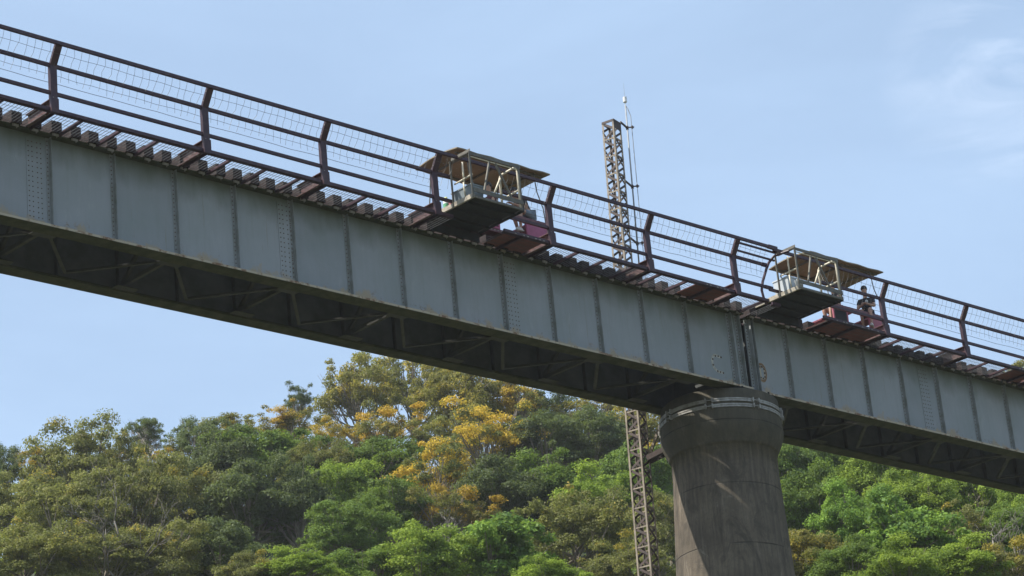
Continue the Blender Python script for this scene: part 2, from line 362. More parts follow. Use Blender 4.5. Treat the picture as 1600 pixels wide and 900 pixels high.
# ------------------------------------------------------------------ girder spans
def span(Fm, s0, s1, stiffs, ends, splices, label, marks):
    sp = thing('girder_span', label, 'bridge span', Fm, 'plate girder spans of the railway viaduct')
    for side, yw in (('near', .10), ('far', 2.36)):
        sg = 1 if side == 'near' else -1
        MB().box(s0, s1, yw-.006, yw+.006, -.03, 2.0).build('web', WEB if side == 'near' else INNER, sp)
        fl = MB(); fl.box(s0, s1, yw-.205, yw+.205, -.058, -.03)
        fl.box(s0+.6, s1-.6, yw-.19, yw+.19, -.082, -.0583)
        fl.box(s0, s1, yw-.10, yw-.0065, -.0297, -.012); fl.box(s0, s1, yw+.0065, yw+.10, -.0297, -.012)
        fl.mi = 1; ye = yw-.205*sg; fl.box(s0, s1, min(ye, ye-.003*sg), max(ye, ye-.003*sg), -.075, -.026)
        fl.build('bottom_flange', [MOSS, EDGE], sp)
        # flange-to-web angle leg with its rivets (outer side)
        an = MB(); yo = yw-.0065*sg
        an.box(s0, s1, min(yo, yo-.012*sg), max(yo, yo-.012*sg), -.012, .095)
        a = MB(); a.v, a.f, a.m = an.v, an.f, an.m; a.mi = 1
        if side == 'near':
            x = s0+.1
            while x < s1:
                a.dome((x, yo-.012*sg, .045), .022, (0, -sg, 0)); a.dome((x+.06, yw-.205+.03, -.03), .02, (0, 0, 1)); x += .19
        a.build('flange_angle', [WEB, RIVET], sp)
        MB().box(s0, s1, yw-.205, yw+.205, 2.0, 2.03).build('top_flange', MOSS, sp)
        for x in stiffs:
            st = MB(); d = .10
            y0, y1 = (yw-.0065-d, yw-.0065) if side == 'near' else (yw+.0065, yw+.0065+d)
            st.box(x-.006, x+.006, y0, y1, -.011, 1.999)
            # attached leg of the angle
            ya, yb = (yw-.019, yw-.0067) if side == 'near' else (yw+.0067, yw+.019)
            st.box(x-.082, x-.0062, ya, yb, .097, 1.998)
            st.mi = 1
            if side == 'near':
                for k in range(19): st.dome((x-.048, ya, .16+k*.098), .0165, (0, -1, 0))
            # inner stiffener
            st.mi = 2
            y0, y1 = (yw+.0065, yw+.11) if side == 'near' else (yw-.11, yw-.0065)
            st.box(x-.006, x+.006, y0, y1, -.011, 1.999)
            st.build('stiffener', [STIF, RIVET, BRACE], sp)
        for x in ends:
            st = MB(); y0, y1 = (yw-.13, yw-.0065) if side == 'near' else (yw+.0065, yw+.13)
            st.box(x-.008, x+.008, y0, y1, -.011, 1.999)
            ya, yb = (yw-.020, yw-.0067) if side == 'near' else (yw+.0067, yw+.020)
            st.box(x-.11, x-.0085, ya, yb, .097, 1.998); st.box(x+.0085, x+.11, ya, yb, .097, 1.998)
            st.mi = 1
            if side == 'near':
                for k in range(22):
                    for dx in (-.055, .055): st.dome((x+dx, ya, .14+k*.085), .018, (0, -1, 0))
            st.build('end_stiffener', [STIF, RIVET], sp)
        for x in splices:
            st = MB(); ya, yb = (yw-.018, yw-.0067) if side == 'near' else (yw+.0067, yw+.018)
            st.box(x-.20, x+.20, ya, yb, .097, 1.90); st.mi = 1
            if side == 'near':
                for k in range(16):
                    for dx in (-.15, -.06, .06, .15): st.dome((x+dx, ya, .15+k*.112), .0165, (0, -1, 0))
            st.build('splice_plate', [WEB, RIVET], sp)
    # cross frames and bottom laterals between the two girders
    L = s1-s0; nb = max(2, round(L/3.186)); xs = [stiffs[0]+.02+3.186*i for i in range(-1, 14)]
    xs = [x for x in xs if s0 < x < s1]
    for i, x in enumerate(xs):
        cf = MB(); cf.angle((x, .22, .06), (x, 2.24, .06), .08); cf.angle((x, .22, 1.9), (x, 2.24, 1.9), .08)
        cf.angle((x, .24, .10), (x, 2.22, 1.86), .07); cf.angle((x+.03, .24, 1.86), (x+.03, 2.22, .10), .07)
        cf.build('cross_frame', BRACE, sp)
        MB().box(x-.28, x+.28, .307, .52, -.05, -.036).build('gusset_plate', BRACE, sp); MB().box(x-.28, x+.28, 1.94, 2.153, -.05, -.036).build('gusset_plate', BRACE, sp)
        if i < len(xs)-1:
            x2 = xs[i+1]; xm = (x+x2)/2
            lb = MB(); lb.angle((x+.1, .42, -.02), (xm, 2.05, -.02), .07, .01); lb.angle((xm, 2.05, -.02), (x2-.1, .42, -.02), .07, .01); lb.build('lateral_brace', BRACE, sp)
    for x in (s0+.30, s1-.30):
        MB().box(x-.006, x+.006, .12, 2.34, .0, 1.98).build('gap_sun_blocker', INNER, sp)  # plates added to stop sun leaking in at the span gap
    marks(sp); return sp
k1 = [1.5931*k for k in range(-8, 13)]
def marks1(sp):
    mk = MB(); y = .0935   # unpainted letter-shaped patch with bolts: C
    P = [(20.24, .66), (20.10, .68), (20.03, .60), (20.02, .50), (20.05, .40), (20.14, .34), (20.27, .34)]
    P = [(20.13+(a-20.13)*1.5, .5+(c-.5)*1.3) for a, c in P]
    for a, b in zip(P[:-1], P[1:]): mk.bar((a[0], y, a[1]), (b[0], y, b[1]), .006, .075, (0, 0, 1) if abs(a[0]-b[0]) > abs(a[1]-b[1]) else (1, 0, 0))
    mk.mi = 1
    for c in [(20.26, .66), (20.19, .67), (20.12, .66), (20.04, .58), (20.035, .46), (20.13, .345), (20.20, .34), (20.27, .335)]: mk.dome((20.13+(c[0]-20.13)*1.5, .0895, .5+(c[1]-.5)*1.3), .028, (0, -1, 0))
    mk.build('letter_mark', [plain('bare_primer_letter_patch', (.42, .41, .37), .8, (.30, .28, .24), 14), RIVET], sp)
def marks2(sp):
    y = .0935; mk = MB()
    pts = []
    for k in range(20):
        a = 2*math.pi*k/20; pts.append((.60+.19*math.cos(a), y-.003, .60+.27*math.sin(a)))
    for a, b in zip(pts, pts[1:]+pts[:1]):
        mk.bar(a, b, .006, .05, (0, 1, 0)) if False else mk.add([a, b, (a[0]*.75+.60*.25, a[1], a[2]*.75+.60*.25)], [(0, 1, 2)]) 
        mk.add([b, (b[0]*.75+.60*.25, b[1], b[2]*.75+.60*.25), (a[0]*.75+.60*.25, a[1], a[2]*.75+.60*.25)], [(0, 1, 2)])
    mk.mi = 2
    # D shape: stem, caps and bow
    mk.box(.50, .56, y-.008, y-.004, .42, .78); mk.box(.56, .67, y-.008, y-.004, .74, .78); mk.box(.56, .67, y-.008, y-.004, .42, .46); mk.box(.67, .72, y-.008, y-.004, .46, .74)
    mk.mi = 1
    for c in [(.53, .75), (.61, .76), (.69, .71), (.70, .60), (.69, .49), (.61, .44), (.53, .45)]: mk.dome((c[0], y-.008, c[1]), .026, (0, -1, 0))
    mk.build('letter_mark', [plain('rusty_letter_patch', (.26, .17, .10), .8, (.12, .065, .035), 12), RIVET, EDGE], sp)
span(F1, -16, GEND, k1, [GEND-.10, GEND-.42], [-.36-6.7, -.36, 6.18, 13.02], 'blue-grey plate girder span left of the round pier, marked C at its end', marks1)
k2 = [1.7035+1.573*k for k in range(0, 10)]
span(F2, .13, 17.5, k2, [.245, .37], [7.42, 14.6], 'blue-grey plate girder span right of the round pier, marked with rusty D', marks2)

# ------------------------------------------------------------------ sleepers and rails
mbs = MB(); mbs.box(-.125, .125, -.18, 2.62, 0, .255)
sleeper0 = thing('sleeper', 'dark creosoted timber sleeper laid across the top of the girders', 'sleeper', None, 'timber sleepers along the bridge deck')
sb = mbs.build('timber', TIMBER, sleeper0)
mbs = MB(); mbs.box(-.075, .075, -.135, -.108, -.055, -.004); mbs.tube([(.03, -.122, -.09), (.03, -.122, .05)], .012, 6); mbs.build('hook_clip', CLIP, sleeper0)
first = True
for Fm, a, b in ((F1, -7.9, GEND-.1), (F2, .22, 16.9)):
    x = a
    while x < b:
        o = sleeper0 if first else copy_tree(sleeper0); first = False
        o.matrix_world = Fm @ T((x, random.uniform(-.02, .02), 2.032)) @ Matrix.Rotation(random.uniform(-.012, .012), 4, 'Z'); x += .467*random.uniform(.97, 1.03)
for Fm, a, b, who in ((F1, -8, GEND, 'left'), (F2, .08, 17.3, 'right')):
    for y, wh in ((1.22-.555, 'near'), (1.22+.555, 'far')):
        m = MB(); m.box(a, b, y-.055, y+.055, 2.29, 2.302); m.box(a, b, y-.008, y+.008, 2.302, 2.37); m.box(a, b, y-.03, y+.03, 2.37, 2.41)
        o = m.build('running_rail', RAILS); o.matrix_world = Fm
        tag(o, 'brown steel running rail on the sleepers, %s one %s of the pier' % (wh, who), 'rail')

# ------------------------------------------------------------------ walkway and railing
def segs(Fm): return Fm
posts1 = [-4.2, -.60, 3.24, 6.49, 9.79, 13.44, 16.81, 19.99]; posts2 = [4.64, 8.12, 11.6, 15.1]
YB, ZB = -1.0, 2.22
def walkway(Fm, posts, a, b, plates, bay, label):
    wk = thing('walkway', label, 'walkway', Fm, 'side walkway cantilevered from the near girder')
    for x in posts:
        m = MB(); m.box(x-.075, x+.005, -1.02, -.09, 2.295, 2.31); m.box(x-.075, x+.005, -1.02, -.09, 2.035, 2.05); m.box(x-.007, x+.005, -1.02, -.09, 2.05, 2.295)
        m.mi = 1; m.box(x-.10, x+.08, -1.09, -1.022, 1.98, 2.30); m.box(x+.03, x+.042, -1.0, -.1, 1.98, 2.28)
        m.mi = 2; m.dome((x-.03, -.9, 2.035), .02, (0, 0, -1)); m.dome((x-.03, -.75, 2.035), .02, (0, 0, -1))
        m.build('bracket', [BRKT, PURPLE, CLIP], wk)
    x = a+.5; i = 0
    while x < b:
        if all(abs(x-p) > .3 for p in posts) and not bay[0]-.05 < x < bay[1]+.05:
            MB().angle((x, -1.0, 2.0), (x, -.09, 2.0), .055, .008).build('cross_bearer', PURPLE, wk)
        x += .95; i += 1
    for q0, q1 in ((a, bay[0]), (bay[1], b)):
        if q1-q0 > .2: m = MB(); m.box(q0, q1, -1.035, -.985, 2.02, 2.095); m.box(q0, q1, -.985, -.93, 2.012, 2.0295); m.build('toe_rail', PURPLE, wk)
    # bar grating
    m = MB(); x = a
    while x < b:
        if not any(p0 < x < p1 for p0, p1 in plates+[bay]): m.box(x, x+.009, -.97, -.11, 2.032, 2.040)
        x += .085
    for y in (-.95, -.75, -.55, -.35, -.15): [m.box(q0, q1, y, y+.006, 2.0402, 2.045) for q0, q1 in ((a, bay[0]), (bay[1], b)) if q1 > q0]
    m.build('grating', GALV, wk)
    for p0, p1 in plates:
        m = MB(); m.box(p0+.02, p1-.02, -1.0, -.1, 2.065, 2.075)
        m.mi = 1
        x = p0+.08
        while x < p1-.05: m.box(x, x+.06, -1.04, -1.036, 2.03, 2.055) if int(x*9) % 3 else None; x += .13
        m.build('floor_plate', [FLOORP, CLIP], wk)
    return wk
walkway(F1, posts1, -8, GEND-.02, [(12.0, 13.30), (18.6, 19.85)], (10.28, 11.88), 'narrow grated side walkway on maroon brackets along the left span')
walkway(F2, posts2, .05, 17, [(2.35, 3.45), (3.5, 4.55), (10.4, 11.5)], (.36, 2.06), 'narrow side walkway with red floor plates along the right span')

def railing(Fm, posts, a, b, gaps, lgaps, label, extra=None):
    fe = thing('railing', label, 'railing', Fm, 'dark maroon railing of the side walkway')
    ZK, ZT, YT = 3.06, 3.45, -1.30
    for x in posts:
        m = MB()
        def chan(p, q, up, w=.13):
            p = Vector(p); q = Vector(q)
            m.bar(p, q, w, .012, up)
            for sx in (-1, 1):
                off = Vector((sx*(w/2-.006), 0, 0)); uv = Vector(up).normalized()*.032
                m.bar(p+off-uv, q+off-uv, .012, .052, up)
        m.mi = 0
        p0, p1, p2 = (x, -1.04, 2.26), (x, -1.04, ZK), (x, YT, ZT+.03)
        m.box(x-.08, x+.08, -1.055, -1.043, 2.24, ZK); m.box(x-.08, x-.068, -1.0429, -.965, 2.312, ZK); m.box(x+.068, x+.08, -1.0429, -.965, 2.312, ZK)
        m.bar((x, -1.047, ZK-.01), (x, YT-.005, ZT+.02), .16, .014, (0, .79, .61))
        for sx in (-.074, .074): m.bar((x+sx, -1.02, ZK+.0), (x+sx, YT+.026, ZT+.03), .012, .05, (0, .79, .61))
        m.mi = 1
        for t in (.25, .7): m.dome((x-.081, -1.04-.26*t, ZK+.39*t+.02), .018, (-1, 0, 0))
        m.dome((x-.03, -1.056, 2.32), .018, (0, -1, 0))
        m.build('post', [PURPLE, CLIP], fe)
    def seg(y, z, w, h, gl):
        m = MB(); cur = a
        for g0, g1 in sorted(gl)+[(b, b)]:
            if g0 > cur: m.box(cur, g0, y-w/2, y+w/2, z-h/2, z+h/2)
            cur = max(cur, g1)
        m.build('rail', PURPLE, fe)
    seg(YT, ZT, .06, .075, []); seg(-1.04+.03, ZK, .06, .075, gaps); seg(-1.0, 2.44, .06, .07, lgaps)
    # wire netting hung inside the railing
    m = MB(); r = .0042
    def inside(x): return not any(g0 < x < g1 for g0, g1 in gaps)
    cuts = [a]+[x for x in posts]+[b]
    x = a
    while x < b:
        if inside(x):
            j = lambda s=.02: random.uniform(-s, s)
            m.tube([(x+j(), YT+.03, ZT-.03), (x+.02+j(), -1.2, 3.30), (x+.02+j(.03), -1.12, 3.17), (x+j(.03), -1.06, 3.06+j())], r, 3, False)
            q = random.uniform(.05, .13)
            m.tube([(x+.02+j(), -1.0, 3.02), (x+.03+j(), -.97, 2.93), (x+j(.04), -.96+j(), 2.86-q)], r, 3, False)
        x += .19
    for (y, z, rr) in ((-1.19, 3.27, .0045), (-.97, 2.87, .0045), (-.98, 2.68, .006)):
        x = a; pts = []
        while x < b: pts.append((x, y+random.uniform(-.006, .006), z+random.uniform(-.012, .012))); x += .4
        # broken where the refuge platforms open
        run = []
        for p in pts:
            if inside(p[0]): run.append(p)
            else:
                if len(run) > 1: m.tube(run, rr, 3, False)
                run = []
        if len(run) > 1: m.tube(run, rr, 3, False)
    m.build('wire_netting', GALV, fe)
    if extra: extra(fe)
    return fe
def ex1(fe):
    MB().box(GEND-.12, GEND+.22, -1.34, -1.26, 3.405, 3.495).build('rail_sleeve', PURPLE, fe); MB().box(GEND-.1, GEND+.12, -1.045, -.975, 3.015, 3.105).build('rail_sleeve', PURPLE, fe)
    MB().box(GEND-.1, GEND+.20, -1.035, -.965, 2.40, 2.48).build('rail_sleeve', PURPLE, fe)
    for z, y in ((3.36, -1.23), (3.20, -1.11)):
        MB().box(19.99, GEND+.30, y-.02, y+.02, z-.022, z+.022).build('rail', PURPLE, fe)
railing(F1, posts1, -8, GEND+.02, [(10.32, 11.86)], [(10.32, 11.86)], 'dark maroon railing with wire netting along the left span', ex1)
def ex2(fe):
    m = MB(); m.tube([(-.10, -.96, 2.0), (-.24, -1.0, 2.14), (-.28, -1.0, 2.36), (-.22, -1.02, 2.6), (-.02, -1.04, 3.0), (.08, -1.06, 3.18), (.16, -1.2, 3.33), (.30, -1.6, 3.36)], .036, 8)
    m.build('bent_end_post', PURPLE, fe)
railing(F2, posts2, 0.03, 17, [(-.01, 2.02)], [(.62, 2.02)], 'dark maroon railing with bent end post along the right span', ex2)

# ------------------------------------------------------------------ refuge platforms
def refuge(Fm, s0, s1, label):
    rp = thing('refuge_platform', label, 'refuge platform', Fm @ T((s0, 0, 2.28)), 'refuge platforms hung outside the railing')
    L = s1-s0; Y0, Y1 = -1.75, -1.08; Hh = 1.14
    m = MB(); m.box(0.03, L-.03, Y0+.02, -.08, 0.02, .035)
    for y in (-1.45, -1.0, -.55, -.12): m.box(.03, L-.03, y-.03, y+.03, -.045, .0195)
    m.build('floor', BLACK, rp)
    m = MB(); m.box(-.03, .02, Y0, -.06, -.01, .10); m.build('edge_beam', PLANK, rp)
    m = MB(); m.box(L-.02, L+.03, Y0, -.06, -.03, .08); m.box(0.03, L-.03, -.20, -.15, -.24, -.05); m.build('edge_beam', BLACK, rp)
    m = MB(); m.box(0.021, L-.021, Y0-.02, Y0+.015, -.01, .045); m.box(0.0, L, Y0-.03, Y0-.012, .13, .235); m.build('front_beam', OLIVE, rp)
    for x, y, h in ((0, Y0, Hh), (L, Y0, Hh), (0, Y1, Hh)):
        MB().angle((x, y, .0), (x, y, h), .055, .010, (0, 1, 0)).build('corner_post', OLIVE, rp)
    m = MB(); m.angle((-.03, Y0, Hh), (L+.03, Y0, Hh), .075, .012, (0, 0, -1)); m.angle((0, Y0, Hh), (0, Y1-.02, Hh), .07, .012); m.build('top_rail', PURPLE if False else OLIVE, rp)
    m = MB(); m.tube([(0.02, Y0+.02, Hh-.11), (L-.02, Y0+.02, Hh-.11)], .014, 6); m.build('mid_rail', BEIGE, rp)
    m = MB()
    for p, q in (((.36, .20), (.62, Hh-.1)), ((.80, Hh-.1), (1.26, .22))):
        m.bar((p[0], Y0+.03, p[1]), (q[0], Y0+.03, q[1]), .035, .045, (0, 1, 0))
    m.build('brace', OLIVE, rp)
    # cream pipe gate frames at both ends
    m = MB(); x = L-.04
    m.tube([(x, Y0+.04, 0.03), (x, Y0+.04, Hh-.06), (x, Y0+.10, Hh-.01), (x, Y1-.08, Hh-.03), (x, Y1-.03, Hh-.10), (x, Y1-.03, .30)], .028, 8)
    m.tube([(x, Y0+.04, .52), (x, Y1-.03, .50)], .024, 8); m.tube([(x, Y1-.05, Hh-.1), (x-.22, Y1-.02, .60)], .026, 8)
    m.build('end_frame', BEIGE, rp, True)
    m = MB(); x = .04
    m.tube([(x+.02, Y0+.35, .5), (x+.02, Y0+.35, 1.02)], .02, 8); m.tube([(x+.02, Y0+.05, .60), (x+.02, Y1, .58)], .02, 8); m.tube([(x, Y0+.35, .50), (x+.02, Y0+.35, .16)], .018, 8)
    m.build('end_frame', BEIGE, rp, True)
    return rp
refuge(F1, 10.30, 11.85, 'black-floored refuge platform at mid-span, beside the magenta rail cart')
refuge(F2, .38, 2.04, 'black-floored refuge platform right of the pier, beside a bent dark post')

def put(o, Fm, a, b, c, rz=0.): o.matrix_world = Fm @ T((a, b, c)) @ Matrix.Rotation(rz, 4, 'Z')
# things kept on the refuge platforms
def crate(L, W, H, mat, name, label, cat):
    t = thing(name, label, cat); m = MB(); th = .012
    m.add([(-L/2, -W/2, 0), (L/2, -W/2, 0), (L/2, W/2, 0), (-L/2, W/2, 0), (-L/2-.03, -W/2-.03, H), (L/2+.03, -W/2-.03, H), (L/2+.03, W/2+.03, H), (-L/2-.03, W/2+.03, H)],
          [(3, 2, 1, 0), (0, 1, 5, 4), (1, 2, 6, 5), (2, 3, 7, 6), (3, 0, 4, 7)]); m.build('bin', mat, t)
    m = MB(); m.box(-L/2-.045, L/2+.045, -W/2-.045, W/2+.045, H+.001, H+.03)
    m.box(-L/2+.04, L/2-.04, -W/2+.04, W/2-.04, H+.031, H+.045); m.build('lid', mat, t); return t
c1 = crate(.34, .62, .26, GREYBOX, 'storage_crate', 'grey lidded storage crate on the edge of the mid-span refuge platform', 'crate'); put(c1, F1, 10.55, -1.30, 2.385)
m = MB(); m.lathe([(0, 0), (.075, 0), (.08, .02), (.08, .17)], 14); m.mi = 1; m.lathe([(.08, .17), (.078, .25), (.05, .29), (.03, .31)], 14); m.mi = 2; m.lathe([(.035, .31), (.035, .345), (0, .345)], 12)
GREENL = plain('green_bottle_label', (.06, .32, .12), .4, (.2, .45, .25), 14)
b1 = m.build('bottle', [GREENL, WHITE, plain('yellow_cap', (.6, .6, .2), .4)], None, True); tag(b1, 'white bottle with green label standing at the inner end of the mid-span refuge platform', 'bottle'); put(b1, F1, 10.48, -.62, 2.385)
m = MB(); m.box(-.09, .09, -.05, .05, 0, .10); m.mi = 1; m.tube([(-.07, 0, .10), (-.05, 0, .17), (.05, 0, .17), (.07, 0, .10)], .01, 6)
b2 = m.build('tool_bag', [plain('dull_pink_cloth', (.45, .16, .18), .8), BTEE]); tag(b2, 'small pink and black bag lying beside the green-labelled bottle', 'bag'); put(b2, F1, 10.44, -.86, 2.385, .4)
c2 = crate(.40, .46, .40, TANK, 'storage_tank', 'large pale grey lidded tank on the refuge platform right of the pier', 'storage tank'); put(c2, F2, .72, -1.02, 2.385)
m = MB(); m.lathe([(0, 0), (.09, 0), (.12, .22), (.125, .23), (.11, .225), (.085, .01)], 16); m.mi = 1; m.tube([(.12*math.cos(a), 0, .22+.12*math.sin(a)) for a in [i*math.pi/10 for i in range(11)]], .006, 5)
b3 = m.build('bucket', [WHITE, GALV], None, True); tag(b3, 'small white bucket by the outer corner of the right refuge platform', 'bucket'); put(b3, F2, .62, -1.52, 2.385)

# ------------------------------------------------------------------ people
def skinned(name, joints, edges, mat, parent, lv=2):
    me = bpy.data.meshes.new(name); me.from_pydata([j[:3] for j in joints], edges, [])
    o = bpy.data.objects.new(name, me); COL.objects.link(o)
    md = o.modifiers.new('s', 'SKIN'); sv = me.skin_vertices[0].data
    for i, j in enumerate(joints):
        r = j[3]; sv[i].radius = (r, r) if not isinstance(r, tuple) else r; sv[i].use_root = (i == 0)
    s2 = o.modifiers.new('d', 'SUBSURF'); s2.levels = lv; s2.render_levels = lv
    dg = bpy.context.evaluated_depsgraph_get(); ev = o.evaluated_get(dg); nm = bpy.data.meshes.new_from_object(ev)
    o.modifiers.clear(); o.data = nm; bpy.data.meshes.remove(me); nm.name = name
    nm.materials.clear(); nm.materials.append(mat)
    nm.polygons.foreach_set('use_smooth', [True]*len(nm.polygons)); nm.update()
    if parent is not None: o.parent = parent
    return o
def person(label, Fm, a, b, c, shirt, legs, short, lean=.12, rz=math.pi, arm='reach', group='people riding the rail carts', print_=False):
    """seated figure; local +x is forward, z=0 is the seat"""
    t = thing('person', label, 'person', None, group)
    sx = math.sin(lean); cz = math.cos(lean)
    def tp(h, dx=0): return (sx*h+dx, h*cz)
    J = []; E = []
    def add(x, y, z, r, par=None):
        J.append((x, y, z, r)); i = len(J)-1
        if par is not None: E.append((par, i))
        return i
    pe = add(0, 0, .10, .125)
    x, z = tp(.24); w = add(x, 0, z+.06, .115, pe); x, z = tp(.42); ch = add(x, 0, z+.06, .135, w); x, z = tp(.53); nk0 = add(x, 0, z+.06, .075, ch)
    x, z = tp(.60); nk = add(x+.01, 0, z+.06, .052, nk0); hx, hz = tp(.68); h1 = add(hx+.03, 0, hz+.06, .075, nk); h2 = add(hx+.035, 0, hz+.17, .088, h1); h3 = add(hx+.03, 0, hz+.24, .06, h2)
    shx, shz = tp(.49); hands = []
    for s in (-1, 1):
        sh = add(shx, s*.17, shz+.05, .055, ch)
        if arm == 'reach': el = (shx+.16, s*.23, shz-.17); wr = (shx+.38, s*.16, shz-.12)
        elif arm == 'hold': el = (shx+.10, s*.24, shz-.20); wr = (shx+.30, s*.05, shz-.16)
        else: el = (shx-.02, s*.24, shz-.22); wr = (shx+.2, s*.2, shz-.36)
        e = add(*el, .042, sh); wv = add(*wr, .030, e)
        d = (Vector(wr)-Vector(el)).normalized(); hp = Vector(wr)+d*.07; hnd = add(*hp, .034, wv)
        for k in range(4):
            off = Vector((0, (k-1.5)*.021, 0)); l = (.065, .08, .075, .06)[k]
            f1 = add(*(hp+d*.03+off), .010, hnd); f2 = add(*(hp+d*(.03+l*.6)+off+Vector((0, 0, -.012))), .009, f1); add(*(hp+d*(.03+l*.85)+off+Vector((0, 0, -.04))), .008, f2)
        th = add(*(hp+Vector((0, -s*.035, .01))), .011, hnd); add(*(hp+d*.045+Vector((0, -s*.055, .0))), .009, th)
    feet = []
    for s in (-1, 1):
        hpj = add(.06, s*.10, .085, .095, pe); kn = add(.44, s*.13, .13, .062, hpj); an = add(.40+.08*s, s*.13, -.30, .038, kn)
        hl = add(.40+.08*s, s*.13, -.355, .04, an); add(.53+.08*s, s*.13, -.365, .036, hl); feet.append((.40+.08*s, s*.13))
    body = skinned('body', J, E, SKIN, t, 2)
    # clothing
    shirtJ = [(0, 0, .12, .140)]; sE = []
    x, z = tp(.24); shirtJ.append((x, 0, z+.06, .135)); x, z = tp(.42); shirtJ.append((x, 0, z+.06, .155)); x, z = tp(.52); shirtJ.append((x, 0, z+.055, .10)); sE = [(0, 1), (1, 2), (2, 3)]
    for s in (-1, 1):
        i = len(shirtJ); shirtJ.append((shx, s*.175, shz+.045, .072)); sE.append((2, i))
        ex = (.10 if arm != 'rest' else -.02); shirtJ.append((shx+ex*.8, s*.215, shz-.10, .062)); sE.append((i, i+1))
    skinned('shirt', shirtJ, sE, shirt, t, 1)
    pj = [(0, 0, .07, .145)]; pE = []
    for s in (-1, 1):
        i = len(pj); pj.append((.08, s*.105, .085, .112)); pE.append((0, i)); pj.append((.34 if short else .45, s*.13, .12, .085 if short else .078)); pE.append((i, i+1))
        if not short: pj.append((.40+.08*s, s*.13, -.27, .055)); pE.append((i+1, i+2))
    skinned('shorts' if short else 'trousers', pj, pE, legs, t, 1)
    for fx, fy in feet:
        m = MB(); m.ball((fx+.055, fy, -.385), .05, 10, 6, (2.5, .95, .85)); m.box(fx-.065, fx+.175, fy-.045, fy+.045, -.432, -.41); m.build('shoe', SHOE, t, True)
    hc = Vector((hx+.035, 0, hz+.165))
    m = MB(); m.ball(hc+Vector((-.018, 0, .035)), .104, 14, 9, (1.0, .88, .92)); m.build('hair', HAIRM, t, True)
    m = MB()
    for s in (-1, 1): m.ball(hc+Vector((.082, s*.032, -.005)), .012, 8, 5)
    m.build('eyes', HAIRM, t, True)
    m = MB(); m.ball(hc+Vector((.098, 0, -.03)), .016, 8, 5, (1.1, .8, 1.5)); m.ball(hc+Vector((.03, .085, -.01)), .02, 8, 5, (.7, .4, 1.3)); m.ball(hc+Vector((.03, -.085, -.01)), .02, 8, 5, (.7, .4, 1.3)); m.build('face_features', SKIN, t, True)
    m = MB(); m.ball(hc+Vector((.082, 0, -.068)), .014, 8, 5, (.5, 1.6, .4)); m.build('mouth', plain('lips', (.3, .1, .09)), t, True)
    if print_:
        m = MB(); x, z = tp(.40); m.ball((x+.125, .03, z+.05), .055, 10, 6, (.35, .9, 1.1)); m.build('shirt_print', PRINT, t, True)
    t.matrix_world = Fm @ T((a, b, c)) @ Matrix.Rotation(rz, 4, 'Z'); return t

